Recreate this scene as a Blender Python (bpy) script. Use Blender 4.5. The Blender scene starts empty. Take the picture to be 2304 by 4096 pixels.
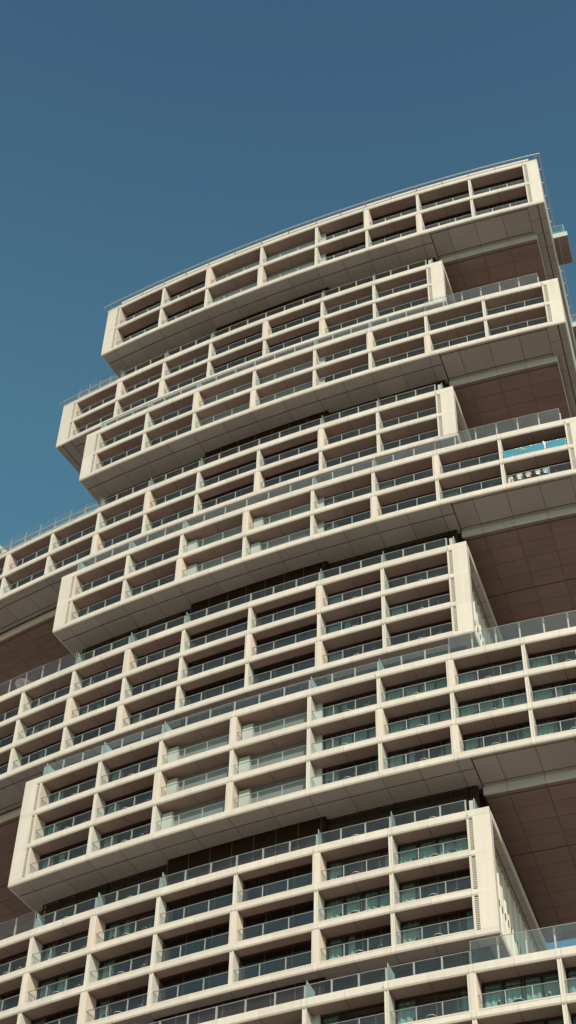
import bpy, bmesh, math, random
from mathutils import Vector, Matrix
random.seed(7)
C = bpy.context.scene
col = C.collection
U = 3.5                      # metres per storey unit
EYE = 1.7
# ------------------------------------------------------------------ plan of the curved tower
D0 = 89.6124                 # distance of the cylinder axis (storey units)
RF, RB = 61.5584, 61.0254    # outer radius of the projecting and of the set-back storeys
HB = 0.1022                  # half height of a slab band
TH = {-1: -.275706, 0: -.248321, 1: -.220694, 2: -.192972, 3: -.161393, 4: -.129834, 5: -.102013, 6: -.074208, 7: -.046388}
STEP = .02782
TH[8] = TH[7] + STEP
for k in range(-2, -6, -1): TH[k] = TH[k + 1] - STEP * .985
EL, ER, ERB, ELB = -.256496, -.010781, -.065804, -.284719
DEPTH = 6.74                 # radial depth of the wings
GL = .395                    # depth of a balcony
GZ = -EYE / U
BASE = Vector((59 * math.sin(-.15) * U, (D0 - 59 * math.cos(-.15)) * U, 0))

def cyl(th, r, z):
    return Vector((r * math.sin(th) * U, (D0 - r * math.cos(th)) * U, z * U + EYE))

# ------------------------------------------------------------------ materials
def nt(name):
    m = bpy.data.materials.new(name); m.use_nodes = True
    n = m.node_tree.nodes; l = m.node_tree.links
    return m, n, l, n['Principled BSDF']

def surf(name, rgb, rough=.7, var=.10, scale=.35, streak=0., metallic=0., spec=.35, bump=0., fine=.04, tone=.035):
    m, n, l, b = nt(name)
    tc = n.new('ShaderNodeTexCoord')
    no = n.new('ShaderNodeTexNoise'); no.inputs['Scale'].default_value = scale; no.inputs['Detail'].default_value = 6
    no.inputs['Roughness'].default_value = .62
    l.new(tc.outputs['Object'], no.inputs['Vector'])
    f2 = n.new('ShaderNodeTexNoise'); f2.inputs['Scale'].default_value = 9; f2.inputs['Detail'].default_value = 4
    l.new(tc.outputs['Object'], f2.inputs['Vector'])
    ad = n.new('ShaderNodeMath'); ad.operation = 'MULTIPLY_ADD'; ad.inputs[1].default_value = var * 2; ad.inputs[2].default_value = 1 - var
    l.new(no.outputs['Fac'], ad.inputs[0])
    a2 = n.new('ShaderNodeMath'); a2.operation = 'MULTIPLY_ADD'; a2.inputs[1].default_value = fine * 2; a2.inputs[2].default_value = 1 - fine
    l.new(f2.outputs['Fac'], a2.inputs[0])
    mu = n.new('ShaderNodeMath'); mu.operation = 'MULTIPLY'
    l.new(ad.outputs[0], mu.inputs[0]); l.new(a2.outputs[0], mu.inputs[1])
    out = mu.outputs[0]
    if streak:
        mp = n.new('ShaderNodeMapping'); mp.inputs['Scale'].default_value = (1.6, 1.6, .12)
        l.new(tc.outputs['Object'], mp.inputs['Vector'])
        sn = n.new('ShaderNodeTexNoise'); sn.inputs['Scale'].default_value = 1.4; sn.inputs['Detail'].default_value = 5
        l.new(mp.outputs['Vector'], sn.inputs['Vector'])
        s2 = n.new('ShaderNodeMath'); s2.operation = 'MULTIPLY_ADD'; s2.inputs[1].default_value = streak * 2; s2.inputs[2].default_value = 1 - streak
        l.new(sn.outputs['Fac'], s2.inputs[0])
        m3 = n.new('ShaderNodeMath'); m3.operation = 'MULTIPLY'
        l.new(out, m3.inputs[0]); l.new(s2.outputs[0], m3.inputs[1]); out = m3.outputs[0]
    an = n.new('ShaderNodeAttribute'); an.attribute_name = 'tone'
    t2 = n.new('ShaderNodeMath'); t2.operation = 'MULTIPLY_ADD'; t2.inputs[1].default_value = tone; t2.inputs[2].default_value = 1
    l.new(an.outputs['Fac'], t2.inputs[0])
    t3 = n.new('ShaderNodeMath'); t3.operation = 'MULTIPLY'; l.new(out, t3.inputs[0]); l.new(t2.outputs[0], t3.inputs[1]); out = t3.outputs[0]
    vm = n.new('ShaderNodeVectorMath'); vm.operation = 'SCALE'; vm.inputs[0].default_value = rgb
    l.new(out, vm.inputs['Scale'])
    l.new(vm.outputs[0], b.inputs['Base Color'])
    b.inputs['Roughness'].default_value = rough; b.inputs['Metallic'].default_value = metallic
    b.inputs['Specular IOR Level'].default_value = spec
    if bump:
        bp = n.new('ShaderNodeBump'); bp.inputs['Strength'].default_value = bump; bp.inputs['Distance'].default_value = .02
        l.new(f2.outputs['Fac'], bp.inputs['Height']); l.new(bp.outputs[0], b.inputs['Normal'])
    return m

def glass(name, tint, haze, hazecol, refl=1.0, rough=.02, rcol=(1, 1, 1)):
    m, n, l, b = nt(name); n.remove(b)
    out = [x for x in n if x.type == 'OUTPUT_MATERIAL'][0]
    tr = n.new('ShaderNodeBsdfTransparent'); tr.inputs[0].default_value = (*tint, 1)
    di = n.new('ShaderNodeBsdfDiffuse'); di.inputs[0].default_value = (*hazecol, 1)
    gl = n.new('ShaderNodeBsdfGlossy'); gl.inputs['Roughness'].default_value = rough; gl.inputs[0].default_value = (*rcol, 1)
    ge = n.new('ShaderNodeNewGeometry'); dp = n.new('ShaderNodeVectorMath'); dp.operation = 'DOT_PRODUCT'
    l.new(ge.outputs['Incoming'], dp.inputs[0]); l.new(ge.outputs['Normal'], dp.inputs[1])
    ab = n.new('ShaderNodeMath'); ab.operation = 'ABSOLUTE'; l.new(dp.outputs['Value'], ab.inputs[0])
    om = n.new('ShaderNodeMath'); om.operation = 'SUBTRACT'; om.inputs[0].default_value = 1; om.use_clamp = True; l.new(ab.outputs[0], om.inputs[1])
    pw = n.new('ShaderNodeMath'); pw.operation = 'POWER'; pw.inputs[1].default_value = 5; l.new(om.outputs[0], pw.inputs[0])
    fm = n.new('ShaderNodeMath'); fm.operation = 'MULTIPLY_ADD'; fm.inputs[1].default_value = .9 * refl; fm.inputs[2].default_value = .048 * refl; fm.use_clamp = True
    l.new(pw.outputs[0], fm.inputs[0])
    tc = n.new('ShaderNodeTexCoord'); no = n.new('ShaderNodeTexNoise'); no.inputs['Scale'].default_value = .8; no.inputs['Detail'].default_value = 5
    l.new(tc.outputs['Object'], no.inputs['Vector'])
    hm = n.new('ShaderNodeMath'); hm.operation = 'MULTIPLY_ADD'; hm.inputs[1].default_value = haze * 1.2; hm.inputs[2].default_value = haze * .4
    l.new(no.outputs['Fac'], hm.inputs[0])
    a = n.new('ShaderNodeMixShader'); l.new(hm.outputs[0], a.inputs[0]); l.new(tr.outputs[0], a.inputs[1]); l.new(di.outputs[0], a.inputs[2])
    c = n.new('ShaderNodeMixShader'); l.new(fm.outputs[0], c.inputs[0]); l.new(a.outputs[0], c.inputs[1]); l.new(gl.outputs[0], c.inputs[2])
    l.new(c.outputs[0], out.inputs[0])
    return m

M = dict(
    fascia=surf('cream_cladding', (.615, .515, .445), .65, .08, .3, .11, bump=.08, tone=.055),
    wall=surf('warm_rendered_wall', (.61, .485, .41), .75, .06, .5, .07, bump=.15),
    fin=surf('pale_fin_panel', (.62, .555, .49), .6, .05, .4, .04),
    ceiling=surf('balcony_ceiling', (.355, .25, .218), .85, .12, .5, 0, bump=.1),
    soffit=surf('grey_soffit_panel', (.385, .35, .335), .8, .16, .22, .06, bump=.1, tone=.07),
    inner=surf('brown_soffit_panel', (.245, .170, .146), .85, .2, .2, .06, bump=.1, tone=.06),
    joint=surf('dark_joint', (.12, .080, .068), .9, .1),
    beam=surf('pale_grey_beam', (.62, .64, .60), .6, .06, .4),
    lip=surf('painted_bright_lip', (.80, .70, .57), .6, .03),  # very pale cream: the brightness of a lit strip put into the colour
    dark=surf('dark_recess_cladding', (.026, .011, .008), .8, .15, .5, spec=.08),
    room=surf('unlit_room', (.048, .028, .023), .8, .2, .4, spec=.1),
    loggia=surf('pale_back_wall', (.185, .185, .172), .35, .08, .35, spec=.5),
    white=surf('white_render', (.40, .40, .365), .7, .04),
    frame=surf('dark_bronze_frame', (.055, .034, .028), .5, .1, metallic=.3),
    rail=surf('brushed_aluminium', (.38, .36, .325), .45, .05, metallic=.35),
    louver=surf('louvre_blade', (.66, .61, .53), .5, .06),
    steel=surf('galvanised_pipe', (.50, .48, .45), .45, .08, metallic=.4),
    endwall=surf('end_wall_panel', (.50, .46, .40), .7, .06, .3, .04),
    tooth=surf('cream_fin', (.66, .58, .495), .6, .05, .4, .05, tone=.15),  # wide tone swing carries the painted light and shade of the blades
    curtain=surf('teal_curtain', (.215, .34, .305), .9, .12, .6, .1, spec=.1),
    railglass=glass('balustrade_glass', (.93, .95, .95), 0.028, (.64, .66, .64), .8),
    sideglass=glass('balcony_side_glass', (.93, .95, .95), .03, (.64, .66, .64), .12),
    hazyglass=glass('hazy_balustrade_glass', (.90, .94, .94), .06, (.60, .68, .69), 1.0),  # thin dust, plus pale haze standing in for sky reflected in the glass
    frosted=glass('frosted_screen', (.75, .86, .86), .45, (.55, .70, .68), .8, .15),
    pane=glass('window_glass', (.88, .91, .92), .004, (.4, .5, .5), .7, rcol=(1, .80, .70)),
    smoke=glass('smoked_window', (.3, .31, .33), .004, (.2, .2, .2), 1.0, rcol=(1, .86, .78)),
    poolglass=glass('pool_glass', (.80, .90, .90), .05, (.45, .62, .62), 1.0),
    water=surf('pool_water', (.08, .27, .25), .1, .3, 3.0, spec=.6),
)
# ribs on the warm rendered walls are real vertical strips (see add_ribs)

# ------------------------------------------------------------------ mesh builder
TONE = random.Random(11)
class MB:
    def __init__(s): s.v = []; s.f = []; s.mi = []; s.mats = []; s.tn = []; s.tone = 0.
    def m(s, mat):
        if mat not in s.mats: s.mats.append(mat)
        return s.mats.index(mat)
    def face(s, idx, mat): s.f.append(idx); s.mi.append(s.m(mat)); s.tn.append(s.tone)
    def prof(s, t0, t1, pts, mat, seg=.55, cap=True):
        """sweep a closed (r,z) outline along the arc t0..t1 (outline counter-clockwise seen with r to the right)"""
        r = max(p[0] for p in pts); s.tone = TONE.uniform(-1, 1)
        n = max(1, int(math.ceil(abs(t1 - t0) * r / seg)))
        k = len(pts); b = len(s.v)
        for i in range(n + 1):
            t = t0 + (t1 - t0) * i / n
            for (pr, pz) in pts: s.v.append(cyl(t, pr, pz) - BASE)
        for i in range(n):
            for j in range(k):
                a = b + i * k + j; c = b + i * k + (j + 1) % k
                s.face((a, c, c + k, a + k), mat)
        if cap:
            s.face(tuple(b + j for j in range(k))[::-1], mat); s.face(tuple(b + n * k + j for j in range(k)), mat)
    def arc(s, t0, t1, r0, r1, z0, z1, mat, seg=.55):
        s.prof(t0, t1, [(r0, z0), (r1, z0), (r1, z1), (r0, z1)], mat, seg)
    def sheet(s, t0, t1, r, z0, z1, mat, seg=2.):
        n = max(1, int(math.ceil(abs(t1 - t0) * r / seg))); b = len(s.v)
        for i in range(n + 1):
            t = t0 + (t1 - t0) * i / n; s.v.append(cyl(t, r, z0) - BASE); s.v.append(cyl(t, r, z1) - BASE)
        for i in range(n): s.face((b + 2 * i, b + 2 * i + 2, b + 2 * i + 3, b + 2 * i + 1), mat)
    def rsheet(s, t, r0, r1, z0, z1, mat, off=0.):
        b = len(s.v); t = t + off / r1
        s.v += [cyl(t, r0, z0) - BASE, cyl(t, r1, z0) - BASE, cyl(t, r1, z1) - BASE, cyl(t, r0, z1) - BASE]
        s.face((b, b + 1, b + 2, b + 3), mat)
    def rad(s, t, w, r0, r1, z0, z1, mat, off=0.):
        """flat radial board centred on angle t, width w, shifted sideways by off"""
        s.tone = TONE.uniform(-1, 1)
        ta = t + (off - w / 2) / r1; tb = t + (off + w / 2) / r1
        b = len(s.v)
        for z in (z0, z1):
            for (tt, r) in ((ta, r0), (tb, r0), (tb, r1), (ta, r1)): s.v.append(cyl(tt, r, z) - BASE)
        for q in ((3, 2, 1, 0), (4, 5, 6, 7), (0, 1, 5, 4), (1, 2, 6, 5), (2, 3, 7, 6), (3, 0, 4, 7)):
            s.face(tuple(b + i for i in q), mat)
    def tube(s, pts, rad, mat, n=8):
        b = len(s.v); k = len(pts)
        for i, p in enumerate(pts):
            a = pts[max(0, i - 1)]; c = pts[min(k - 1, i + 1)]
            d = (c - a).normalized(); up = Vector((0, 0, 1)) if abs(d.z) < .9 else Vector((1, 0, 0))
            x = d.cross(up).normalized(); y = x.cross(d)
            for j in range(n):
                w = 2 * math.pi * j / n
                s.v.append(p + x * math.cos(w) * rad + y * math.sin(w) * rad)
        for i in range(k - 1):
            for j in range(n):
                s.face((b + i * n + j, b + i * n + (j + 1) % n, b + (i + 1) * n + (j + 1) % n, b + (i + 1) * n + j), mat)
        s.face(tuple(b + j for j in range(n))[::-1], mat); s.face(tuple(b + (k - 1) * n + j for j in range(n)), mat)
    def box(s, mtx, sx, sy, sz, mat):
        b = len(s.v)
        for z in (-.5, .5):
            for (x, y) in ((-.5, -.5), (.5, -.5), (.5, .5), (-.5, .5)): s.v.append(mtx @ Vector((x * sx, y * sy, z * sz)))
        for q in ((3, 2, 1, 0), (4, 5, 6, 7), (0, 1, 5, 4), (1, 2, 6, 5), (2, 3, 7, 6), (3, 0, 4, 7)):
            s.face(tuple(b + i for i in q), mat)
    def grid(s, fn, nu, nv, mat):
        b = len(s.v)
        for i in range(nu + 1):
            for j in range(nv + 1): s.v.append(fn(i / nu, j / nv))
        for i in range(nu):
            for j in range(nv):
                a = b + i * (nv + 1) + j
                s.face((a, a + nv + 1, a + nv + 2, a + 1), mat)
    def build(s, name, parent=None, smooth=False, **props):
        me = bpy.data.meshes.new(name); me.from_pydata([tuple(v) for v in s.v], [], s.f)
        for mt in s.mats: me.materials.append(M[mt] if isinstance(mt, str) else mt)
        me.polygons.foreach_set('material_index', s.mi)
        at = me.attributes.new('tone', 'FLOAT', 'FACE'); at.data.foreach_set('value', s.tn)
        if smooth: me.polygons.foreach_set('use_smooth', [True] * len(s.f))
        bm = bmesh.new(); bm.from_mesh(me); bmesh.ops.recalc_face_normals(bm, faces=bm.faces); bm.to_mesh(me); bm.free()
        me.update()
        o = bpy.data.objects.new(name, me); col.objects.link(o)
        if parent is not None: o.parent = parent
        for k, v in props.items(): o[k] = v
        return o

def tag(o, label=None, cat=None, group=None, kind=None):
    if label: o['label'] = label
    if cat: o['category'] = cat
    if group: o['group'] = group
    if kind: o['kind'] = kind
    return o
def empty(name, loc, rz=0):
    o = bpy.data.objects.new(name, None); o.empty_display_size = .3; col.objects.link(o)
    o.location = loc; o.rotation_euler = (0, 0, rz); return o

# ------------------------------------------------------------------ camera
F, YAW, PITCH, ROLL = 6979.74, -.292919, .863337, -.031613
cam = bpy.data.cameras.new('camera'); co = bpy.data.objects.new('camera', cam); col.objects.link(co); C.camera = co
cam.sensor_fit = 'VERTICAL'; cam.sensor_height = 36; cam.sensor_width = 36; cam.lens = F / 4096 * 36
cam.clip_start = .5; cam.clip_end = 6000
r0 = Vector((math.cos(YAW), -math.sin(YAW), 0)); f0 = Vector((math.sin(YAW), math.cos(YAW), 0)); zz = Vector((0, 0, 1))
fw = f0 * math.cos(PITCH) + zz * math.sin(PITCH); up0 = -f0 * math.sin(PITCH) + zz * math.cos(PITCH)
X = r0 * math.cos(ROLL) - up0 * math.sin(ROLL); Y = r0 * math.sin(ROLL) + up0 * math.cos(ROLL)
co.matrix_world = Matrix(((X.x, Y.x, -fw.x, 0), (X.y, Y.y, -fw.y, 0), (X.z, Y.z, -fw.z, EYE), (0, 0, 0, 1)))
def pix(p):
    """where a world point falls in the photograph (source pixels) - only used to sort repeats by size"""
    q = p - Vector((0, 0, EYE)); d = q.dot(fw)
    return 1152 + F * q.dot(X) / d, 2048 - F * q.dot(Y) / d, F / d

# ------------------------------------------------------------------ light
SUN = Vector((.498, -1.114, .82)).normalized()
EV = math.asin(SUN.z); AZ = math.atan2(SUN.x, SUN.y)
sl = bpy.data.lights.new('sun', 'SUN'); so = bpy.data.objects.new('sun', sl); col.objects.link(so)
sl.energy = 4.0; sl.angle = math.radians(.53); sl.color = (1, .93, .82)
so.rotation_euler = SUN.to_track_quat('Z', 'Y').to_euler(); so.location = (60, -120, 150)
w = bpy.data.worlds.new('World'); C.world = w; w.use_nodes = True
wn = w.node_tree.nodes; wl = w.node_tree.links
sky = wn.new('ShaderNodeTexSky'); sky.sky_type = 'NISHITA'; sky.sun_disc = False
sky.sun_elevation = EV; sky.sun_rotation = AZ; sky.altitude = 10; sky.air_density = 1.0; sky.dust_density = 1.6; sky.ozone_density = 1.0
tint = wn.new('ShaderNodeVectorMath'); tint.operation = 'MULTIPLY'; tint.inputs[1].default_value = (.80, 1.27, 1.12)
# a little haze: the sky is paler and greener lower down than overhead
tcw = wn.new('ShaderNodeTexCoord'); sx = wn.new('ShaderNodeSeparateXYZ'); wl.new(tcw.outputs['Generated'], sx.inputs[0])
hz = wn.new('ShaderNodeValToRGB'); el = hz.color_ramp.elements
el[0].position = 0; el[0].color = (.5, .5, .5, 1); el[1].position = 1; el[1].color = (.48, .42, .49, 1)
for p_, c_ in ((.5, (.52, .54, .52)), (.72, (.66, .69, .65)), (.79, (.635, .65, .62)), (.91, (.485, .44, .495))):
    e_ = el.new(p_); e_.color = (*c_, 1)
wl.new(sx.outputs['Z'], hz.inputs[0])
hm_ = wn.new('ShaderNodeVectorMath'); hm_.operation = 'MULTIPLY'; wl.new(hz.outputs[0], hm_.inputs[1])
h2_ = wn.new('ShaderNodeVectorMath'); h2_.operation = 'SCALE'; h2_.inputs['Scale'].default_value = 2.0
wl.new(sky.outputs[0], tint.inputs[0]); wl.new(tint.outputs[0], hm_.inputs[0]); wl.new(hm_.outputs[0], h2_.inputs[0]); wl.new(h2_.outputs[0], wn['Background'].inputs[0])
wn['Background'].inputs[1].default_value = .098
C.view_settings.view_transform = 'Standard'; C.view_settings.look = 'None'; C.view_settings.exposure = 0; C.view_settings.gamma = 1
C.render.engine = 'CYCLES'
C.cycles.max_bounces = 8; C.cycles.diffuse_bounces = 4; C.cycles.transparent_max_bounces = 24

# ------------------------------------------------------------------ ground
g = MB()
g.mats.append('ground')
M['ground'] = surf('pale_paving', (.28, .215, .17), .9, .15, .02)
n = 24; S = 2600
g.v = [Vector((S * (2 * i / n - 1), S * (2 * j / n - 1), 0)) for i in range(n + 1) for j in range(n + 1)]
for i in range(n):
    for j in range(n):
        a = i * (n + 1) + j; g.face((a, a + n + 1, a + n + 2, a + 1), 'ground')
tag(g.build('ground'), kind='structure')

# ------------------------------------------------------------------ the tower
tower = empty('apartment_tower', BASE)
tag(tower, 'curved cream apartment tower of stacked balcony blocks with glass railings, filling most of the view', 'apartment tower')

ZB = dict(A=46.5998, B=43.4476, C=40.1695, D=36.9998, E=33.7183, F=29.5172, G=25.2349, H=21.0335, I=16.8329)
NR = dict(A=2, B=2, C=2, D=2, E=2, F=3, G=3, H=3, I=3)
HH = dict(A=1.215)
WIDE = dict(A=[0, 2], B=[1, 0], C=[0, 2], D=[0, 1], E=[2, 0], F=[1, 0, 1], G=[0, 2, 0], H=[1, 0, 1], I=[1, 2, 0])  # from the lowest row up: column number mod 3
CORE0, CORE1 = -.2507, -.0709     # ends of the dark storeys between the blocks
PB = .005                         # joint between cladding pieces

def cols_of(b):
    if b in 'ACEGI': return list(range(0, 9))
    if b == 'B': return list(range(-1, 7))
    return list(range(-4, 7))
def ends_of(b):
    if b in 'ACEGI': return EL, ER
    if b == 'B': return ELB, ERB
    return TH[-4] - .0092, ERB
BLOCKS = 'ABCDEFGHI'
units = []        # every balcony bay: (screen size, block, row, col)
for b in BLOCKS:
    R = RF if b in 'ACEGI' else RB; h = HH.get(b, 1.)
    cs = cols_of(b)
    for j in range(NR[b]):
        for c in cs[:-1]:
            x, y, s = pix(cyl((TH[c] + TH[c + 1]) / 2, R, ZB[b] + h * (j + .5)))
            vis = -220 < x < 2524 and -100 < y < 4150
            units.append((s if vis else 0, b, j, c))
units.sort(reverse=True)
SINGLE = set((b, j, c) for s, b, j, c in units[:100] if s > 0)
rest_rail, rest_win, rest_cur = MB(), MB(), MB()

def half(b, j, c):
    """half width of the wall between two balconies"""
    cs = cols_of(b)
    if c == cs[0] or c == cs[-1]: return 0.
    return .088 if c % 3 == WIDE[b][j] else .043

def opening(b, j, c, R):
    return TH[c] + half(b, j, c) / R, TH[c + 1] - half(b, j, c + 1) / R

def curtain_runs(b, j, c):
    """which stretches of a window (0..1) are behind drawn curtains"""
    rnd = random.Random(hash_(b, j, c))
    p = dict(A=.35, B=.25, C=.3, D=.25, E=.5, F=.6, G=1., H=1., I=1.)[b]
    runs = []
    if rnd.random() < p: runs.append((.0, rnd.uniform(.2, .27)))
    if b in 'GHI' and c >= 4:
        full = dict(G={(1, 5): 1, (1, 6): 1, (2, 5): 1, (1, 4): 1}, H={(1, 4): 1, (2, 5): 1}, I={(2, 6): 1, (2, 7): 1, (1, 5): 1, (1, 6): 1}).get(b, {})
        if (j, c) in full: return [(0, .24), (.27, .49), (.53, .74), (.76, 1.)]
    if b == 'H' and (j, c) == (1, 0): runs += [(.3, .5), (.86, 1.)]
    if rnd.random() < p * .4: runs.append((.83, 1.))
    if rnd.random() < p * .2: runs.append((.28, .40))
    return runs
def hash_(b, j, c): return (ord(b) * 131 + j * 17 + (c + 9) * 7919) % 100003

def make_rail(mb, t0, t1, r, z0, z1, posts, postw=.016, cap=.009, gl='railglass', base=True):
    n = posts + 1
    ts = [t0 + (t1 - t0) * i / n for i in range(n + 1)]
    for i in range(n): mb.sheet(ts[i] + .006 / r, ts[i + 1] - .006 / r, r - .003, z0 + .004, z1 - cap, gl)
    mb.arc(t0, t1, r - .012, r + .006, z1 - cap, z1, 'rail', 1.)
    for i in range(1, n): mb.rad(ts[i], postw, r - .03, r + .004, z0, z1 - cap - .001, 'rail')
    if base: mb.arc(t0, t1, r - .010, r + .004, z0 - .004, z0 + .012, 'rail', 1.)

def make_window(mb, t0, t1, r, z0, z1, dark=False):
    gmat = 'smoke' if dark else 'pane'
    fr = [0, .25, .51, .76, 1] if not dark else [0, .33, .67, 1]
    w_ = (t1 - t0)
    for i in range(len(fr) - 1):
        a = t0 + w_ * fr[i]; e = t0 + w_ * fr[i + 1]
        mb.sheet(a + .013 / r, e - .013 / r, r - .010, z0 + .02, z1 - .04, gmat)
    for f in fr: mb.rad(t0 + w_ * f, .024 if not dark else .010, r - .03, r + .006, z0, z1 - .05, 'frame')
    mb.arc(t0, t1, r - .03, r + .008, z1 - .04, z1 + .004, 'frame', 1.)
    if not dark: mb.arc(t0, t1, r - .028, r - .002, z1 - .17, z1 - .155, 'frame', 1.)
    mb.arc(t0, t1, r - .03, r + .008, z0, z0 + .02, 'frame', 1.)

def make_curtain(mb, t0, t1, r, z0, z1, seed):
    rnd = random.Random(seed)
    w_ = (t1 - t0) * r
    n = max(8, int(w_ / .014)); ph = rnd.uniform(0, 6)
    amp = rnd.uniform(.012, .018); fq = rnd.uniform(44, 58)
    def fn(u, v):
        s = u * w_
        flare = 1 + .25 * (1 - v)
        return cyl(t0 + s / r, r + amp * flare * math.sin(fq * s + ph + .5 * math.sin(9 * s)), z0 + (z1 - z0) * v) - BASE
    mb.grid(fn, n, 3, 'curtain')

def add_ribs(mb, t, side_off, r0, r1, z0, z1):
    n = 15
    for i in range(n):
        a = r0 + (r1 - r0) * (i + .25) / n; e = r0 + (r1 - r0) * (i + .75) / n
        mb.rad(t, .008, a, e, z0, z1, 'wall', side_off)

parts = {}
for b in BLOCKS:
    front = b in 'ACEGI'
    R = RF if front else RB
    h = HH.get(b, 1.)
    cs = cols_of(b); eL, eR = ends_of(b)
    nr = NR[b]; zb = ZB[b]
    zc = [zb + h * j for j in range(nr + 1)]            # band centres
    top = zc[-1] + HB
    blk = MB()
    lst = []
    # ---- slab bands: pieces between joints at the column sides and mid-bay
    marks = [eL]
    for c in cs:
        if c in (cs[0], cs[-1]): marks.append(TH[c])
        else: marks += [TH[c] - .05 / R, TH[c] + .05 / R]
        if c != cs[-1]: marks.append((TH[c] + TH[c + 1]) / 2)
    marks.append(eR)
    for j, z in enumerate(zc):
        last = j == nr
        for a, e in zip(marks[:-1], marks[1:]):
            ftop = z + HB if last else z + .045
            # pieces beside the end piers run the full height
            blk.prof(a + PB / 2 / R, e - PB / 2 / R, [(R - .05, z - HB), (R - .020, z - HB), (R, z - HB + .034), (R, ftop), (R - .05, ftop)], 'fascia', 1.)
        if last: blk.arc(eL + .03 / R, eR - .03 / R, R - .25, R - .051, z - HB + .03, z + HB - .001, 'fascia')
        if not last:
            blk.arc(TH[cs[0]], TH[cs[-1]], R - .2, R - .051, z - HB + .03, z + .071, 'joint')
            for c in cs[1:-1]:
                jn = j if j < nr else j - 1
                hw = half(b, j, c); blk.arc(TH[c] - (hw - .002) / R, TH[c] + (hw - .002) / R, R - .2, R - (.003 if hw > .06 else .016), z + .045, z + HB, 'fascia', 1.)
            for c in cs[:-1]:
                t0, t1 = opening(b, j, c, R)
                blk.arc(t0 - .02 / R, t1 + .02 / R, R - .2, R - .026, z + .072, z + HB, 'wall', 1.)
    # ---- walls between the balconies
    for j in range(nr):
        z0 = zc[j] + HB; z1 = zc[j + 1] - HB
        for c in cs:
            if c in (cs[0], cs[-1]): continue
            hw = half(b, j, c); t = TH[c]
            short = front and c in (3,)
            dep = .31 if short else GL + .05
            if hw > .06:
                blk.rad(t, .085, R - .1, R - .001, z0, z1, 'fascia')
                blk.rad(t, .176, R - dep, R - .02, z0, z1, 'wall')
                if not short: add_ribs(blk, t, .088, R - dep + .06, R - .04, z0, z1)
            else:
                blk.rad(t, .024, R - dep, R - .018, z0, z1 - .012, 'fin', -.031)
                blk.rad(t, .024, R - dep, R - .018, z0, z1 - .012, 'fin', .031)
                blk.rad(t, .038, R - dep, R - .040, z0, z1, 'wall')
    # ---- end piers
    for side in (0, 1):
        te = eL if side == 0 else eR
        tc = TH[cs[0]] if side == 0 else TH[cs[-1]]
        s = 1 if side == 0 else -1
        lo = lambda a, e: (min(a, e), max(a, e))
        pier_in = tc - s * .135 / R
        lou_in = tc - s * .048 / R
        zt = top if b != 'A' else zc[-1] + .075
        cuts = [zc[0] + .045] + [zc[j] + .02 for j in range(1, nr)] + [zc[-1] - HB + .03]
        for a, e in zip(cuts[:-1], cuts[1:]):
            t0, t1 = lo(te, pier_in); blk.arc(t0, t1, R - (.20 if (not front and side == 1) else .30), R - .002, a + .004, e - .004, 'fascia')
        thin = (not front) and side == 1
        if thin: blk.rad(te, .32, R - .36, R - .26, zc[0] + .05, zc[-1] - HB - .1, 'fascia', -.34)
        else:
            t0, t1 = lo(te, tc); blk.arc(t0, t1, R - .8, R - .301, zc[0] + .046, zc[-1] - HB - .003, 'fascia')
        blk.rad(te, .03, R - (.19 if thin else .31), R - .006, zc[0] - HB + .03, top - .003, 'fascia', s * .019)
        t0, t1 = lo(lou_in, tc)
        for j in range(nr):
            t0, t1 = lo(lou_in, tc); blk.arc(t0, t1, R - .3, R - .015, zc[j] + .045, zc[j + 1] - HB, 'wall')
            t0, t1 = lo(pier_in, lou_in); blk.arc(t0, t1, R - .3, R - .09, zc[j] + .045, zc[j + 1] - HB, 'joint')
            if j > 0: blk.arc(t0 + .003 / R, t1 - .003 / R, R - .09, R - .02, zc[j] - .06, zc[j] + .0, 'fascia')
    # ---- floor slabs behind the bands (edges hidden) and inner partition
    body = MB()
    gl_r = R - GL
    bk = R - 1.6
    for j, z in enumerate(zc):
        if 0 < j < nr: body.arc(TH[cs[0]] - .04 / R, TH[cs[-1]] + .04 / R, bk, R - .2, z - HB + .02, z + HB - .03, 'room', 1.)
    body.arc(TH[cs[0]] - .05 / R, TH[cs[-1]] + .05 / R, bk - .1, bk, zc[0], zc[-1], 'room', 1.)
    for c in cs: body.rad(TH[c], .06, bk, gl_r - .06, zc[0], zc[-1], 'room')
    po = blk.build('balcony_block', tower)
    parts[b] = po
    body.build('room_interior', po)
    # ---- ceilings
    ce = MB()
    for j in range(nr):
        z1 = zc[j + 1] - HB
        for c in cs[:-1]:
            tm = (TH[c] + TH[c + 1]) / 2
            for a, e in ((TH[c] - .04 / R, tm - .006 / R), (tm + .006 / R, TH[c + 1] + .04 / R)):
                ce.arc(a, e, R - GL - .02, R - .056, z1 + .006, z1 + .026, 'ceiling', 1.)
        ce.arc(TH[cs[0]] - .04 / R, TH[cs[-1]] + .04 / R, R - GL - .02, R - .2, z1 + .027, z1 + .04, 'joint', 1.)
        # balcony floors
        ce.arc(TH[cs[0]] - .04 / R, TH[cs[-1]] + .04 / R, R - GL - .02, R - .2, zc[j] + HB - .028, zc[j] + HB - .008, 'soffit', 1.)
    ce.build('balcony_ceiling', po)
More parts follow.
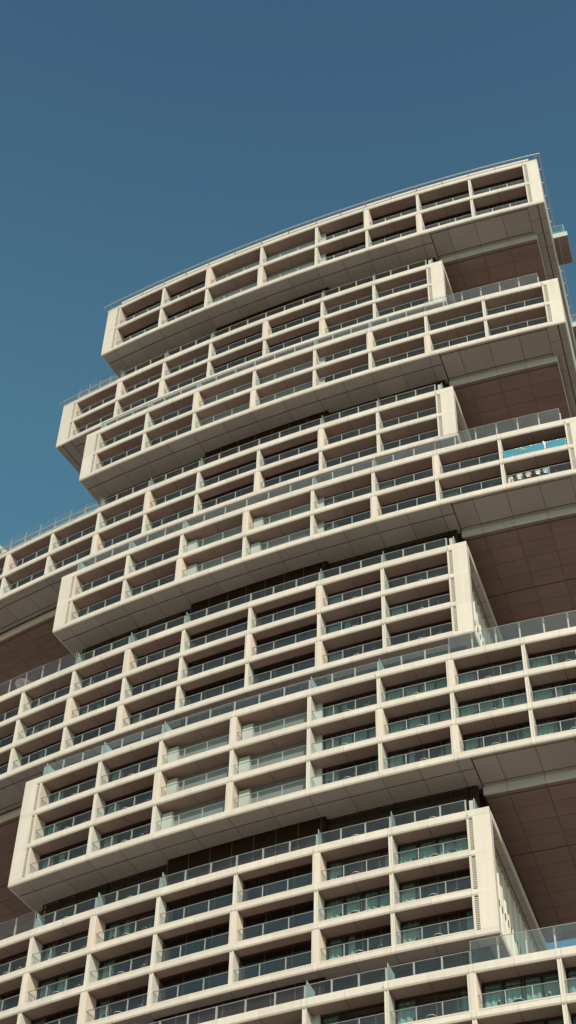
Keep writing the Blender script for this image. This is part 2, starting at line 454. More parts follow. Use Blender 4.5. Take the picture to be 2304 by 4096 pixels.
    # ---- louvres in the end piers
    for side in (0, 1):
        tc = TH[cs[0]] if side == 0 else TH[cs[-1]]; s = 1 if side == 0 else -1
        a, e = sorted((tc - s * .135 / R, tc - s * .048 / R))
        for j in range(nr):
            lv = MB()
            z0 = zc[j] + .09; z1 = zc[j + 1] - HB - .02; nn = int((z1 - z0) / .042)
            for i in range(nn):
                z = z0 + (z1 - z0) * i / nn
                lv.prof(a + .004 / R, e - .004 / R, [(R - .06, z + .010), (R - .018, z), (R - .018, z + .015), (R - .06, z + .022)], 'louver', 1.)
            lv.build('louver', po)
    # ---- windows, curtains, railings
    for j in range(nr):
        z0 = zc[j] + HB; z1 = zc[j + 1] - HB
        for c in cs[:-1]:
            t0, t1 = opening(b, j, c, R)
            one = (b, j, c) in SINGLE
            rl = MB() if one else rest_rail
            make_rail(rl, t0 + .004 / R, t1 - .004 / R, R - .075, z0 + .022, z0 + .340 if b != 'A' else z0 + .262, 2, .016 if b != 'A' else .034, gl='hazyglass' if b == 'A' else 'railglass')
            rl.rsheet(t0, R - GL + .05, R - .09, z0 + .03, z0 + .33, 'sideglass', .012); rl.rad(t0, .006, R - GL + .05, R - .09, z0 + .33, z0 + .338, 'rail', .012)
            core = c in (2, 3)
            wd = MB() if one else rest_win
            if core and front:
                wd_t1 = TH[c + 1] + (.2 / R if c == 3 else 0)
                wd_t0 = TH[c] - (.0 if c == 2 else .02 / R)
                wd.arc(wd_t0, wd_t1, R - GL - .06, R - GL, z0 - .01, z1 + .005, 'loggia', 1.)
                if b in 'EG': wd.arc(t0 + .03 / R, t0 + .30 / R, R - GL, R - GL + .12, z0 - .01, z1 - .1, 'white', 1.)
                if one: wd.build('back_wall', po)
            elif core:
                make_window(wd, TH[c] + .02 / R, TH[c + 1] - .02 / R, R - .30, z0, z1, True)
                if one: wd.build('window', po, label='dark smoked window behind the balcony')
            else:
                a = t0
                if front and c == 4: a = TH[4] + .205 / R
                make_window(wd, a, TH[c + 1], R - GL, z0, z1)
                if front and c == 4: wd.arc(TH[4] - .02 / R, a - .002 / R, R - GL - .06, R - GL + .06, z0, z1 - .0, 'white', 1.)
                if one: wd.build('window', po)
                for k, (u, v) in enumerate(curtain_runs(b, j, c)):
                    cu = MB() if one else rest_cur
                    make_curtain(cu, a + (t1 - a) * (u + .012), a + (t1 - a) * (v - .012), R - GL - .11, z0 + .02, z1 + .016, hash_(b, j, c) + k)
                    if one: cu.build('curtain', po, smooth=True)
            if one: rl.build('railing', po)

rest_rail.build('railing', tower, kind='stuff'); rest_win.build('window', tower, kind='stuff')
if rest_cur.f: rest_cur.build('curtain', tower, smooth=True, kind='stuff')

# ------------------------------------------------------------------ undersides, roofs and the dark storeys between the blocks
def panels(mb, ts, rs, z, mat, gap=.012, th=.02):
    """soffit panels between angles ts and radii rs (outer to inner), dark joints between them"""
    for a, e in zip(ts[:-1], ts[1:]):
        for ro, ri in zip(rs[:-1], rs[1:]):
            rm = (ro + ri) / 2
            mb.arc(a + gap / 2 / rm, e - gap / 2 / rm, ri + gap / 2, ro - gap / 2, z, z + th, mat, 1.)
def half_marks(a, e):
    out = []
    ks = sorted(TH)
    for k in ks:
        out.append(TH[k])
        if k + 1 in TH: out.append((TH[k] + TH[k + 1]) / 2)
    out = [t for t in out if a + .004 < t < e - .004]
    return [a] + out + [e]

for i, b in enumerate(BLOCKS):
    front = b in 'ACEGI'; R = RF if front else RB
    eL, eR = ends_of(b); zb = ZB[b] - HB; po = parts[b]; h = HH.get(b, 1.)
    top = ZB[b] + NR[b] * h + HB
    sf = MB()
    SL = .022                                     # width of the dark slots
    th_in = CORE1 if front else CORE0             # where the wing begins
    # structure above the panels
    sf.arc(eL + .004 / R, eR - .004 / R, R - DEPTH, R - .15, zb + .026, zb + .12, 'joint', 1.)
    if front:
        a, e = eL + .02 / R, th_in + .10 / R
    else:
        a, e = th_in - .10 / R, eR - .02 / R
    mk = half_marks(a, e)
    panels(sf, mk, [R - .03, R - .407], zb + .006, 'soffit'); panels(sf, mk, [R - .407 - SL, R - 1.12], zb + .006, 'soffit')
    # ---- the wing: front strip, slots, margin at the end, lower inner box
    if front:
        w0, w1 = e + SL / R, eR - .02 / R
        m0, m1 = eR - .54 / R, eR - .22 / R       # margin strips along the free end
        ibw0, ibw1 = th_in + .10 / R, eR - .43 / R
        inner_end = m0
    else:
        w0, w1 = eL + .02 / R, a - SL / R
        m0, m1 = eL + .22 / R, eL + .54 / R
        ibw0, ibw1 = eL + .43 / R, th_in - .10 / R
    ws = half_marks(min(w0, w1), max(w0, w1))
    ws_in = [t for t in ws if (t < inner_end if front else t > m1)]
    ws_in = (ws_in + [inner_end]) if front else ([m1] + ws_in)
    s1 = .105 if front else .30
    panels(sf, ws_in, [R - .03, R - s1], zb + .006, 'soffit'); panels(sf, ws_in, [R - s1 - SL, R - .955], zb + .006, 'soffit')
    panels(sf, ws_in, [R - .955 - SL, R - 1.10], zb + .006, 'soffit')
    rs = [R - .03, R - .573] + [R - .573 - .52 * k for k in range(1, 13)]
    rs = [r for r in rs if r > R - DEPTH] + [R - DEPTH]
    if front:
        panels(sf, [m0, m1 - SL / 2 / R], rs, zb + .006, 'soffit'); panels(sf, [m1 + SL / 2 / R, w1], rs, zb + .006, 'soffit')
    else:
        panels(sf, [m1 + SL / 2 / R, m1 + .005], rs, zb + .006, 'soffit') if False else None
        panels(sf, [w0, m0 - SL / 2 / R], rs, zb + .006, 'soffit'); panels(sf, [m0 + SL / 2 / R, m1], rs, zb + .006, 'soffit')
    # cover plate at the outer edge
    sf.build('soffit', po)
    bx = MB()
    bd = 1.06 if front else 1.15
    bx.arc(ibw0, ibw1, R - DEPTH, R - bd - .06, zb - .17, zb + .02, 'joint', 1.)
    bmk = half_marks(ibw0, ibw1)
    for a_, e_ in zip(bmk[:-1], bmk[1:]):
        if front: bx.arc(a_ + .004 / R, e_ - .004 / R, R - bd - .06, R - bd, zb - .195, zb + .004, 'beam', 1.)
        else:
            bx.arc(a_ + .004 / R, e_ - .004 / R, R - bd - .06, R - bd, zb - .145, zb + .004, 'beam', 1.)
            bx.arc(a_ + .004 / R, e_ - .004 / R, R - bd - .06, R - bd + .035, zb - .20, zb - .150, 'lip', 1.)
    if front: bx.arc(ibw1 - .03 / R, ibw1, R - DEPTH, R - bd - .06, zb - .19, zb, 'beam', 1.)
    else: bx.arc(ibw0, ibw0 + .03 / R, R - DEPTH, R - bd - .06, zb - .19, zb, 'beam', 1.)
    rr = [R - bd - .062, R - bd - .16]
    k0 = 1.73
    lines = [bd + .162 + SL] + [k0 + .526 * k for k in range(0, 10) if k0 + .526 * k < DEPTH]
    ib_t = half_marks(ibw0 + .03 / R, ibw1 - .03 / R)
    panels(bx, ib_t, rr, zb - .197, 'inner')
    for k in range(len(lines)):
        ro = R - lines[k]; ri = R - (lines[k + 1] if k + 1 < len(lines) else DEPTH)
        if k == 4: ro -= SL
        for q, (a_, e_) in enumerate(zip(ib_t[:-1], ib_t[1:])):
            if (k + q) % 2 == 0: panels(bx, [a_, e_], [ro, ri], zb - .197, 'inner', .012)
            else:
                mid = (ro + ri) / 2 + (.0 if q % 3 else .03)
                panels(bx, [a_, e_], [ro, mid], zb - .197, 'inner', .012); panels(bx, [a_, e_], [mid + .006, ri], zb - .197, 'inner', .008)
    bx.build('lower_soffit', po)
    # ---- roof slab, terrace floor and back
    rf = MB()
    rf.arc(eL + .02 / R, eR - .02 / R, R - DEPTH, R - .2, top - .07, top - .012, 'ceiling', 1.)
    rf.arc(eL + .03 / R, (eR if front else TH[6]) - .03 / R, R - DEPTH + .02, R - DEPTH + .1, zb + .12, top - .07, 'endwall', 1.)
    rf.build('roof_slab', po)
    # ---- free end walls
    ew = MB()
    if front:
        for te, s in ((eL, 1), (eR, -1)):
            ew = MB()
            for (ra, rb_) in [(R - .302 - .62 * k, R - .302 - .62 * (k + 1)) for k in range(10)]:
                ew.rad(te, .05, rb_ + .006, ra - .006, zb + .12, top - .08, 'endwall', s * .03)
            ew.rad(te, .03, R - DEPTH, R - .2, top - .075, top, 'fascia', s * .014)
            ew.rad(te, .03, R - DEPTH, R - .03, zb, zb + .1, 'beam', s * .014)
            ew.build('end_wall', po)
    else:
        # right end: set-back wall carrying a row of upright fins, roof and floor slabs run out to the edge
        ew.rad(eR, .03, R - DEPTH, R - .2, top - .2, top, 'fascia', -.014)
        for (ra, rb_) in [(R - .30 - .56 * k, R - .30 - .56 * (k + 1)) for k in range(11)]:
            ew.rad(eR, .13, rb_ + .008, ra - .008, top - .195, top - .17, 'soffit', -.10)
            ew.rad(eR, .35, rb_ + .008, ra - .008, top - .195, top - .17, 'soffit', -.362)
        ew.rad(eR, .6, R - DEPTH, R - .3, top - .165, top - .08, 'joint', -.33)
        ew.rad(eR, .03, R - DEPTH, R - .03, zb, zb + .16, 'fascia', -.014)
        ew.rad(eR, .55, R - DEPTH, R - .2, zb + .10, zb + .15, 'soffit', -.30)
        ew.rad(eR, .06, R - DEPTH, R - .3, zb + .15, top - .17, 'tooth', -.42)
        if b != 'B' or True:
            ew.build('end_wall', po)
            fn = MB()
            nfin = 25
            for k in range(nfin):
                rr_ = R - .30 - .255 * k
                b0 = len(fn.v); fn.tone = (-1) ** k * TONE.uniform(.5, 1)  # blades alternate paler and darker, painting in stepped light and shade
                # one saw-tooth blade: flat face towards the front, long slanted back
                q = [(-.40, rr_), (-.245, rr_ - .225), (-.245, rr_ - .252), (-.46, rr_ - .252), (-.46, rr_)]
                n_ = len(q)
                for zf in (zb + .151, top - .196):
                    for (o_, r_) in q: fn.v.append(cyl(eR + o_ / R, r_, zf) - BASE)
                for m_ in range(n_): fn.face((b0 + m_, b0 + (m_ + 1) % n_, b0 + n_ + (m_ + 1) % n_, b0 + n_ + m_), 'tooth')
                fn.face(tuple(b0 + m_ for m_ in range(n_))[::-1], 'tooth'); fn.face(tuple(b0 + n_ + m_ for m_ in range(n_)), 'tooth')
                if NR[b] == 3 and k < 18:
                    for zs in (zb + .75, zb + 1.75): fn.rad(eR, .03, rr_ - .21, rr_ - .17, zs, zs + .17, 'joint', -.268)
            fn.build('fin_wall', po)
        el = MB(); el.rad(eL, .05, R - DEPTH, R - .3, zb + .12, top - .08, 'endwall', .03); el.build('end_wall', po)
    # ---- recessed dark storey below this block
    if b != 'I':
        nb = BLOCKS[i + 1]; z0 = ZB[nb] + NR[nb] + HB; z1 = zb + .02
        rw = MB()
        rc = RF - .96
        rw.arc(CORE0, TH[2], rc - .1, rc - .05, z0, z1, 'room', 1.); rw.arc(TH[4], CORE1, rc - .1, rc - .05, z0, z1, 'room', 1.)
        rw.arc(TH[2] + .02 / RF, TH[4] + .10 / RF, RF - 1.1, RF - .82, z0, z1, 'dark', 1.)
        for t in [TH[2] + (TH[4] - TH[2]) * k / 7 for k in range(8)]: rw.rad(t, .012, RF - .84, RF - .81, z0, z1, 'joint')
        rw.rad(CORE1, .04, R - DEPTH, rc - .05, z0, z1, 'dark', -.02); rw.rad(CORE0, .04, R - DEPTH, rc - .05, z0, z1, 'endwall', .02)
        rw.build('recessed_storey', po)
        for a_, e_ in ((CORE0, TH[2]), (TH[4] + .1 / RF, CORE1)):
            ks = [t for t in [TH[k] for k in sorted(TH)] if a_ + .003 < t < e_ - .003]
            bs = [a_] + ks + [e_]
            for p_, q_ in zip(bs[:-1], bs[1:]):
                wn_ = MB(); make_window(wn_, p_, q_, rc, z0, z1 + .02); wn_.build('recessed_window', po)

# ------------------------------------------------------------------ terrace railings on top of each block
def tall_glass(mb, t0, t1, r, z0, n, gl):
    ts = [t0 + (t1 - t0) * k / n for k in range(n + 1)]
    for k in range(n):
        a, e = ts[k] + .012 / r, ts[k + 1] - .012 / r
        mb.sheet(a, e, r - .003, z0 + .01, z0 + .535, gl)
        mb.arc(a, e, r - .009, r + .003, z0 + .535, z0 + .543, 'rail', 2.)
        mb.arc(a, e, r - .009, r + .003, z0 - .002, z0 + .010, 'rail', 2.)
        mb.rad(a, .007, r - .009, r + .003, z0 + .01, z0 + .535, 'rail'); mb.rad(e, .007, r - .009, r + .003, z0 + .01, z0 + .535, 'rail')
    for t in ts: mb.rad(t, .034, r - .03, r + .006, z0 - .002, z0 + .325, 'rail')

for b in BLOCKS[1:]:
    front = b in 'ACEGI'; R = RF if front else RB; po = parts[b]
    z0 = ZB[b] + NR[b] + HB; r = R - .035; cs = cols_of(b)
    c0, c1 = (0, 6)
    for c in range(c0, c1):
        a, e = TH[c], TH[c + 1]
        mb = MB(); make_rail(mb, a, e, r, z0, z0 + .325, 2, .032, .009, gl='hazyglass' if b in 'CEG' else 'railglass')
        mb.rad(a, .036, r - .03, r + .006, z0 - .002, z0 + .322, 'rail')
        if c == c1 - 1: mb.rad(e, .036, r - .03, r + .006, z0 - .002, z0 + .322, 'rail')
        mb.build('terrace_railing', po)
        if c in (1, 2, 4, 5) or (c == 0):
            sc = MB(); sc.rad(a, .010, R - (.50 if front else .36), R - .07, z0, z0 + (.50 if not front else .46), 'frosted', .02); sc.build('privacy_screen', po)
    mb = MB()
    if front:
        tall_glass(mb, TH[6], TH[6] + (ER - .55 / R - TH[6]), r, z0, 6, 'hazyglass')
        sc = MB(); sc.rad(TH[0], .012, R - .5, R - .05, z0, z0 + .36, 'frosted'); sc.build('privacy_screen', po)
    else:
        tall_glass(mb, ends_of(b)[0] + .55 / R if b == 'B' else TH[-4], TH[0], r, z0, 4 if b == 'B' else 12, 'railglass')
        wb = MB(); wb.rad(TH[6] + .12 / R, .09, r - .15, r - .02, z0, z0 + .30, 'white'); wb.rad(TH[6] + .19 / R, .02, r - .3, r, z0, z0 + .325, 'rail'); wb.build('terrace_end_post', po)
    mb.build('tall_glass_screen', po)

# parapet and tracks for the facade lift
def pipe_run(pts, rad, po, stubs, name='roof_rail'):
    mb = MB(); mb.tube(pts, rad, 'steel', 8)
    for p, q in stubs: mb.tube([p, q], rad * .75, 'steel', 6)
    return mb.build(name, po)
def cl(t, r, z): return cyl(t, r, z) - BASE
zA = ZB['A'] + 2 * HH['A']
pm = MB()
mk = half_marks(EL + .5 / RF, ER - .25 / RF)
for a, e in zip(mk[:-1], mk[1:]): pm.arc(a + .012 / RF, e - .012 / RF, RF - .14, RF - .012, zA + HB + .004, zA + .225, 'fascia', 1.)
pm.build('parapet', parts['A'])
zr = zA + .17; rr = RF + .12
pts = [cl(EL - .12 / RF, RF - .5, zr)] + [cl(EL - .12 / RF + (ER - EL + .22 / RF) * k / 40, rr, zr) for k in range(41)] + [cl(ER + .10 / RF, RF - DEPTH * k / 6, zr) for k in range(1, 7)]
st = [(cl(t, RF - .05, zA + .12), cl(t, rr, zr)) for t in mk[1:-1] + [EL + .12 / RF, ER - .05 / RF]]
st += [(cl(ER - .05 / RF, RF + .05 - .49 * k, zr - .06), cl(ER + .10 / RF, RF + .05 - .49 * k, zr)) for k in range(14)]
pipe_run(pts, .029 * U * .75, parts['A'], st)
for b, t_a, t_b in (('B', ELB - .10 / RB, TH[0] - .08 / RB), ('D', TH[-4], TH[0] - .05 / RB)):
    zt = ZB[b] + NR[b] + HB; zr = zt + .05; rr = RB + .10
    pts = ([cl(t_a, RB - .3, zr)] if b == 'B' else []) + [cl(t_a + (t_b - t_a) * k / 16, rr, zr) for k in range(17)] + [cl(t_b, RB - .06, zr - .03)]
    st = []
    t = t_a + .2 / RB
    tt = [x for x in half_marks(t_a, t_b)[1:-1]] + [t_a + .25 / RB]
    for x in tt: st.append((cl(x, RB - .05, zt - .03), cl(x, rr, zr)))
    pipe_run(pts, .025 * U * .75, parts[b], st)
    pm = MB()
    hm = half_marks(t_a + .6 / RB if b == 'B' else t_a, t_b)
    for a, e in zip(hm[:-1], hm[1:]): pm.arc(a + .02 / RB, e - .02 / RB, RB - .10, RB - .015, zt + .003, zt + .035, 'fascia', 1.)
    pm.build('parapet', parts[b])

M['pinkc'] = surf('pale_pink_cloth', (.60, .48, .42), .95, .08, 3); M['whitec'] = surf('white_cloth', (.66, .64, .60), .95, .05, 3)
# small domed lamps under the top bands
for b in BLOCKS:
    front = b in 'ACEGI'; R = RF if front else RB; h = HH.get(b, 1.)
    cs = cols_of(b); nr = NR[b]
    spots = [(nr, c, s) for c, s in ((cs[-1], .03), (2 if front else 1, -.8), (5 if front else 4, -.06))]
    for (k, c, s) in spots:
        mb = MB(); p = cyl(TH[c] + s / R, R + .012, ZB[b] + h * k - .02) - BASE
        def fn(u, v, p=p):
            a = u * 2 * math.pi; q = v * math.pi
            return p + Vector((math.sin(q) * math.cos(a), math.sin(q) * math.sin(a), math.cos(q))) * .052
        mb.grid(fn, 10, 6, 'whitec'); mb.build('wall_lamp', parts[b], smooth=True)

# plain lower storeys down to the ground
lw = MB(); z = ZB['I'] - HB - .3
rc = RF - .3
lw.arc(EL + .1 / RF, ER - .1 / RF, RF - DEPTH, rc - .4, GZ, z + .1, 'room', 1.)
k = 0
while z > GZ + .6:
    lw.arc(EL, ER, RF - DEPTH + .1, rc, z, z + .2, 'fascia', 1.)
    z -= 1.; k += 1
for t in [TH[c] for c in range(0, 9)]: lw.rad(t, .12, rc - .5, rc - .01, GZ, ZB['I'] - HB - .2, 'wall')
lw.build('lower_storeys', tower)

# plunge pools cantilevered from the free end of the top block
for d in (1.86, 5.33):
    t0, t1 = ER + .012 / RF, ER + .485 / RF; zp = 47.3; ra, rb_ = RF - d, RF - d - 1.05
    mb = MB(); mb.arc(t0, t1, rb_, ra, zp + .012, zp + .245, 'white', .3)
    for (a_, e_) in ((t0 + .01 / RF, t0 + .16 / RF), (t0 + .18 / RF, t1 - .02 / RF)): panels(mb, [a_, e_], [ra - .02, ra - .35, ra - .7, rb_ + .02], zp, 'inner', .012, .01)
    pool = mb.build('plunge_pool', parts['A'])
    gp = MB()
    gp.sheet(t0, t1 - .09 / RF, ra - .03, zp + .246, zp + .70, 'poolglass'); gp.rsheet(t1, rb_, ra - .03, zp + .246, zp + .70, 'poolglass', -.09); gp.rad(t1, .018, ra - .04, ra - .025, zp + .246, zp + .70, 'rail', -.09); gp.arc(t0, t1 - .09 / RF, ra - .04, ra - .025, zp + .70, zp + .712, 'rail', 1.)
    gp.build('pool_glass', pool)
    wt = MB(); wt.arc(t0 + .01 / RF, t1 - .115 / RF, rb_ + .03, ra - .052, zp + .247, zp + .42, 'water', .3); wt.build('pool_water', pool)

# ------------------------------------------------------------------ furniture on the balconies
def local(th, r, z, off=0):
    p = cyl(th, r, z); return p
M['black'] = surf('black_rope_weave', (.02, .02, .022), .7, .2, 6)
M['towel'] = surf('white_towel', (.82, .81, .77), .9, .04, 2)
M['tabletop'] = surf('pale_stone_top', (.40, .42, .41), .4, .06, 2)
def chair_mesh():
    mb = MB()
    # bent back rail with uprights, woven back, seat, four legs - origin on the floor, facing -Y
    arc_ = [Vector((.33 * math.cos(a), .05 + .30 * math.sin(a), .74 - .10 * abs(math.cos(a)) ** 2)) for a in [math.pi * k / 12 for k in range(13)]]
    arc_ = [Vector((.33, -.28, .60))] + arc_ + [Vector((-.33, -.28, .60))]
    mb.tube(arc_, .018, 'black', 6)
    for k in range(0, 15, 1):
        p = arc_[k]; mb.tube([p, Vector((p.x * .86, p.y * .86, .40))], .010, 'black', 5)
    def bk(u, v):
        a = math.pi * (.12 + .76 * u); z = .40 + (.34 - .10 * math.cos(a) ** 2) * v
        return Vector(((.29 + .03 * v) * math.cos(a), .04 + (.26 + .03 * v) * math.sin(a), z))
    mb.grid(bk, 12, 3, 'black')
    mb.box(Matrix.Translation((0, 0, .40)), .60, .58, .05, 'black')
    for x in (-.26, .26):
        for y in (-.25, .22): mb.tube([Vector((x, y, .39)), Vector((x * 1.12, y * 1.12, 0))], .016, 'black', 6)
    # rolled towel on the back of the chair
    mb.tube([Vector((-.07, .27, .79)), Vector((.07, .27, .79))], .055, 'towel', 8)
    return mb
def table_mesh():
    mb = MB()
    def ring(r, z): return [Vector((r * math.cos(2 * math.pi * k / 20), r * math.sin(2 * math.pi * k / 20), z)) for k in range(20)]
    b = 0
    prof_ = [(.0, .46), (.33, .46), (.36, .47), (.36, .51), (.34, .52), (.0, .52)]
    for r_, z_ in prof_: mb.v += ring(max(r_, .001), z_)
    for i in range(len(prof_) - 1):
        for k in range(20): mb.face((i * 20 + k, i * 20 + (k + 1) % 20, (i + 1) * 20 + (k + 1) % 20, (i + 1) * 20 + k), 'tabletop' if i > 0 else 'black')
    mb.tube([Vector((0, 0, 0)), Vector((0, 0, .46))], .03, 'black', 8)
    mb.tube([Vector((0, 0, 0)), Vector((0, 0, .02))], .2, 'black', 16)
    return mb
cm = chair_mesh(); cm.v = [Vector((v.x * .95, v.y * .95, v.z * .86)) for v in cm.v]
chair0 = cm.build('rope_chair'); table0 = table_mesh().build('round_table')
BN = dict(F='third set-back block', G='fourth projecting block', H='fourth set-back block', I='bottom block')
ROWN = {2: ['lower row', 'upper row'], 3: ['lowest row', 'middle row', 'top row']}
NTH = ['first', 'second', 'third', 'fourth', 'fifth', 'sixth', 'seventh', 'eighth']
def posn(b, c):
    if b == 'I': return '%s balcony from right frame edge' % NTH[7 - c]
    if b == 'G': return '%s balcony from left pier' % NTH[c]
    return '%s balcony from right pier' % NTH[5 - c]
used = {'c': False, 't': False}
def put(kind, th, r, z, rz, label):
    src = chair0 if kind == 'c' else table0
    o = src
    if used[kind]: o = src.copy(); col.objects.link(o)
    used[kind] = True
    o.location = cyl(th, r, z); o.rotation_euler = (0, 0, th + rz)
    tag(o, label, 'chair' if kind == 'c' else 'table', 'rope chairs on the balconies' if kind == 'c' else 'round tables on the balconies')
seats = []
for b in 'FGHI':
    front = b in 'GI'; R = RF if front else RB
    for j in range(NR[b]):
        if b == 'I' and j == 0: continue
        for c in (cols_of(b)[:-1]):
            if c in (2, 3) or c < -1: continue
            if b == 'F' and c not in (4, 5): continue
            tm = (TH[c] + TH[c + 1]) / 2
            x, y, s = pix(cyl(tm, R, ZB[b] + j + .4))
            if not (-20 < x < 2330 and y < 4120): continue
            z = ZB[b] + j + HB - .006
            where = '%s, %s, %s' % (ROWN[NR[b]][j], BN[b], posn(b, c))
            rnd = random.Random(hash_(b, j, c) + 5)
            put('t', tm + rnd.uniform(-.05, .12) / R, R - .215, z, 0, 'pale round table, ' + where)
            put('c', tm - rnd.uniform(.28, .36) / R, R - .225, z, math.pi / 2 + rnd.uniform(-.5, .5), 'black rope chair left of table, ' + where)
            put('c', tm + rnd.uniform(.40, .5) / R, R - .215, z, -math.pi / 2 + rnd.uniform(-.6, .4), 'black rope chair right of table, ' + where)

for b, cc in (('H', (0, 1, 4, 5)), ('F', (4, 5))):
    for c in cc:
        tm = (TH[c] + TH[c + 1]) / 2; z = ZB[b] + NR[b] + HB; rnd = random.Random(c + ord(b))
        where = 'roof terrace, %s, %s' % (BN[b], posn(b, c).replace('balcony', 'bay'))
        put('t', tm + rnd.uniform(-.05, .1) / RB, RB - .22, z, 0, 'pale round table, ' + where)
        put('c', tm - .36 / RB, RB - .24, z, math.pi / 2 + rnd.uniform(-.5, .5), 'black rope chair left of table, ' + where)
        put('c', tm + .46 / RB, RB - .24, z, -math.pi / 2 + rnd.uniform(-.5, .5), 'black rope chair right of table, ' + where)

# clothes drying behind the glass on the right balcony of block E, and turquoise film on the railing above
Rr = RF - .062
def garment(name, kind, th, z, w_, hgt, mats, label, cat):
    mb = MB(); n_ = 10
    def at(x, zz_, bow=0): return Vector((x, -bow, zz_))
    def sheet(outline, mat, z_lo, z_hi):
        def fn(u, v):
            l_, r_ = outline(v); x = l_ + (r_ - l_) * u
            return Vector((x, .02 * math.sin(14 * x + 2 * v) + .03 * math.sin(5 * v + x * 9), z_lo + (z_hi - z_lo) * v))
        mb.grid(fn, 10, 6, mat)
    if kind == 'trousers':
        sheet(lambda v: (-w_ * (.50 - .12 * v), -w_ * (.12 - .12 * v)), mats[0], -hgt, -.12)
        sheet(lambda v: (w_ * (.14 - .14 * v), w_ * (.50 - .12 * v)), mats[0], -hgt * .96, -.12)
        sheet(lambda v: (-w_ * .38, w_ * .38), mats[0], -.13, -.02)
    else:
        m2 = mats[-1]
        sheet(lambda v: (-w_ * .36, w_ * .36), m2, -hgt, -hgt * .5); sheet(lambda v: (-w_ * (.36 + .02 * v), w_ * (.36 + .02 * v)), mats[0], -hgt * .5, -.16)
        sheet(lambda v: (-w_ * (.38 - .22 * v), w_ * (.38 - .22 * v)), mats[0], -.16, -.02)
        for s in (-1, 1):
            def sl_(u, v, s=s):
                x = s * w_ * (.30 + .26 * u); return Vector((x, .02 * math.sin(20 * u), -.10 - .32 * u * u - .10 * u + .16 * (v - .5) * (1 - .2 * u)))
            mb.grid(sl_, 5, 3, mats[0])
    hk = [Vector((-w_ * .3, 0, -.09)), Vector((0, 0, .0)), Vector((w_ * .3, 0, -.09))]
    mb.tube(hk, .012, 'white', 5); mb.tube([Vector((0, 0, 0)), Vector((.03, 0, .05)), Vector((0, 0, .09)), Vector((-.03, 0, .05))], .008, 'white', 5)
    o = mb.build(name, smooth=True); o.scale = (.86, 1, .84); o.location = cyl(th, Rr, z - .012 * (len(label) % 4)); o.rotation_euler = (0, 0, th)
    tag(o, label, cat, 'clothes drying behind the balcony glass'); return o
M['bluec'] = surf('grey_blue_cloth', (.36, .46, .48), .95, .08, 3)
zt = ZB['E'] + HB + .31
o7 = TH[7] + .043 / RF
for (nm, kd, off, w_, hg, ms, lb, ct) in (
    ('trousers', 'trousers', .13, .58, 1.0, ['pinkc'], 'pale pink trousers hanging leftmost of the laundry behind the balcony glass', 'trousers'),
    ('sweater', 'top', .36, .62, .92, ['whitec', 'pinkc'], 'white and pink sweater hanging beside the pale pink trousers', 'sweater'),
    ('hooded_top', 'top', .585, .62, .78, ['pinkc', 'pinkc'], 'pinkish hooded top hanging between the two-tone sweater and the printed shirt', 'top'),
    ('printed_shirt', 'top', .83, .55, .72, ['whitec', 'black', 'whitec'], 'black and white printed shirt hanging behind the railing post', 'shirt'),
    ('tee_shirt', 'top', 1.03, .66, .85, ['bluec', 'bluec'], 'grey blue tee shirt hanging rightmost of the laundry', 'tee shirt')):
    garment(nm, kd, o7 + off / RF, zt, w_, hg, ms, lb, ct)
mfilm, n_, l_, b_ = nt('turquoise_film')
no = n_.new('ShaderNodeTexNoise'); no.inputs['Scale'].default_value = 1.3; no.inputs['Detail'].default_value = 4
tc = n_.new('ShaderNodeTexCoord'); l_.new(tc.outputs['Object'], no.inputs['Vector'])
rp = n_.new('ShaderNodeValToRGB'); rp.color_ramp.elements[0].color = (.045, .18, .25, 1); rp.color_ramp.elements[1].color = (.075, .27, .35, 1)
l_.new(no.outputs['Fac'], rp.inputs[0]); l_.new(rp.outputs[0], b_.inputs['Base Color']); b_.inputs['Roughness'].default_value = .25
M['film'] = mfilm
t0, t1 = TH[7] + .043 / RF, TH[8]
zf0, zf1 = ZB['E'] + 1 + HB + .03, ZB['E'] + 1 + HB + .33
names = ('leftmost', 'middle', 'rightmost')
for k in range(3):
    a = t0 + (t1 - t0) * k / 3 + .02 / RF; e = t0 + (t1 - t0) * (k + 1) / 3 - .02 / RF
    mb = MB(); r_ = RF - .070
    org = cyl((a + e) / 2, r_, (zf0 + zf1) / 2)
    save = BASE.copy(); BASE.x, BASE.y, BASE.z = org
    mb.arc(a, e, r_, r_ + .003, zf0, zf1, 'film', 1.)
    rnd = random.Random(50 + k)
    for q in range(7):
        tt = a + (e - a) * (rnd.choice((.02, .98)) if q < 3 else rnd.uniform(.08, .92)); z = zf0 + (zf1 - zf0) * (rnd.choice((.04, .95)) if 3 <= q < 7 else rnd.uniform(.15, .85))
        mb.rad(tt, rnd.uniform(.015, .04), r_ + .003, r_ + .006, z - .012, z + rnd.uniform(.008, .02), 'whitec')
    o = mb.build('protective_film'); BASE.x, BASE.y, BASE.z = save
    o.location = org
    tag(o, 'turquoise protective film with white tape patches, %s of the three on one balcony railing' % names[k], 'film', 'turquoise films on the railing')
# knotted white sheet hanging between the middle and right films
mb = MB()
def kn(u, v): return Vector(((u - .5) * (.10 + .22 * v * v), -.02 - .03 * math.sin(9 * u), -1.05 * (1 - v) + .10 * math.sin(6 * u) * v))
mb.grid(kn, 6, 8, 'whitec'); o = mb.build('white_cloth', smooth=True); o.location = cyl(t0 + (t1 - t0) * .655, RF - .058, zf1 + .01); o.rotation_euler = (0, 0, t0)
tag(o, 'white twisted cloth tied to the railing between two turquoise films', 'cloth')

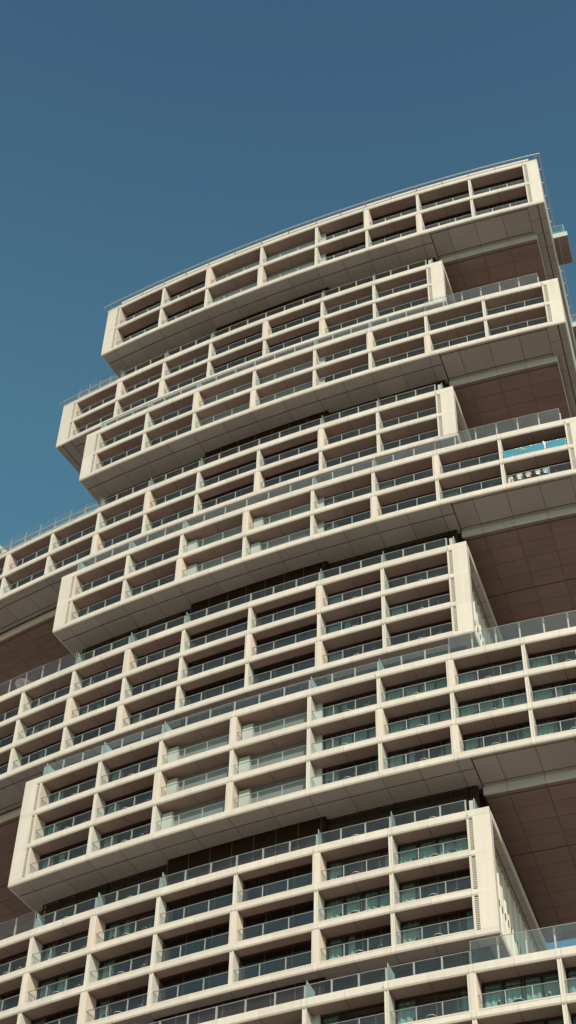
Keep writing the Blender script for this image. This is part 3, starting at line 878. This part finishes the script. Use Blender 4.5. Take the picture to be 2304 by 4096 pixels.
# open parasol lying tilted behind the tall glass on the left terrace
def parasol(th, r, z, tilt, rz, label):
    root = empty('parasol', cyl(th, r, z), rz); tag(root, label, 'parasol')
    mb = MB(); ax = Matrix.Rotation(tilt, 4, 'Y')
    mb.tube([Vector((0, 0, 0)), ax @ Vector((0, 0, 2.45))], .025, 'steel', 8); mb.build('pole', root)
    cn = MB(); k = 8
    def fn(u, v):
        a = 2 * math.pi * u; s = math.cos(math.pi / k) / math.cos((a % (2 * math.pi / k)) - math.pi / k)
        return ax @ Vector((1.05 * v * s * math.cos(a), 1.05 * v * s * math.sin(a), 2.5 - .36 * v ** 1.2))
    cn.grid(fn, 32, 5, 'towel'); cn.build('canopy', root)
    rb = MB()
    for q in range(k):
        a = 2 * math.pi * q / k
        rb.tube([ax @ Vector((0, 0, 2.42)), ax @ Vector((1.04 * math.cos(a), 1.04 * math.sin(a), 2.125))], .014, 'black', 5)
    rb.build('rib', root)
parasol(-.2842, RB - .38, ZB['F'] + 3 + HB, .22, .4, 'white open parasol tilted behind the tall glass of the left terrace')

# sand coloured fabric cover over terrace furniture behind the tall glass on the right
mb = MB(); M['tan'] = surf('sand_canvas', (.55, .45, .36), .95, .1, 1.2)
def fn(u, v):
    x = (u - .5) * 4.6; a = math.pi * v
    return Vector((x, -.55 * math.cos(a), (.62 + .05 * math.sin(7 * u) + .03 * math.sin(19 * u)) * math.sin(a) ** .45 + .04 * math.sin(13 * u + 4 * v)))
mb.grid(fn, 26, 12, 'tan'); o = mb.build('furniture_cover', smooth=True); o.location = cyl(TH[7] + 1.1 / RF, RF - .33, ZB['G'] + 3 + HB); o.rotation_euler = (0, 0, TH[8])
tag(o, 'sand coloured canvas cover draped over terrace furniture behind tall glass', 'cover')

# ------------------------------------------------------------------ far building at the left edge, behind the wing
def invert(px, py, z):
    dx = (px - 1152) / F; dy = (2048 - py) / F
    v = fw + X * dx + Y * dy
    return v * ((z * U) / v.z) + Vector((0, 0, EYE))
p1 = invert(-260, 1958, 62); p2 = invert(190, 2342, 62)
d_ = (p2 - p1); d_.z = 0; L = d_.length; d_.normalize(); nn = Vector((d_.y, -d_.x, 0))
if nn.dot(-p1) < 0: nn = -nn
M['sand'] = surf('sand_stone_screen', (.50, .43, .34), .8, .12, .3, .1)
ft = empty('distant_tower', Vector((p1.x, p1.y, 0)), 0)
tag(ft, 'sand coloured tower with slotted stone screen peeking in at the left edge against the sky', 'building')
mb = MB(); ang = math.atan2(d_.y, d_.x)
rot = Matrix.Rotation(ang, 4, 'Z'); sgn = 1 if (rot @ Vector((0, 1, 0))).dot(nn) > 0 else -1
hgt = p1.z
mb.box(rot @ Matrix.Translation((L / 2, -sgn * 9, hgt / 2)), L, 18, hgt, 'sand'); mb.build('tower_wall', ft)
sm = MB(); rnd = random.Random(3)
for i in range(int(L / 1.1)):
    for k in range(14):
        z = hgt - .9 - k * 1.25 - (i % 2) * .6
        if rnd.random() < .8: sm.box(rot @ Matrix.Translation((i * 1.1 + .6, sgn * .05, z)), .22, .16, .75, 'joint')
        if rnd.random() < .8: sm.box(rot @ Matrix.Translation((i * 1.1 + 1.05, sgn * .12, z + .3)), .30, .3, .5, 'fascia')
sm.build('slot_screen', ft)
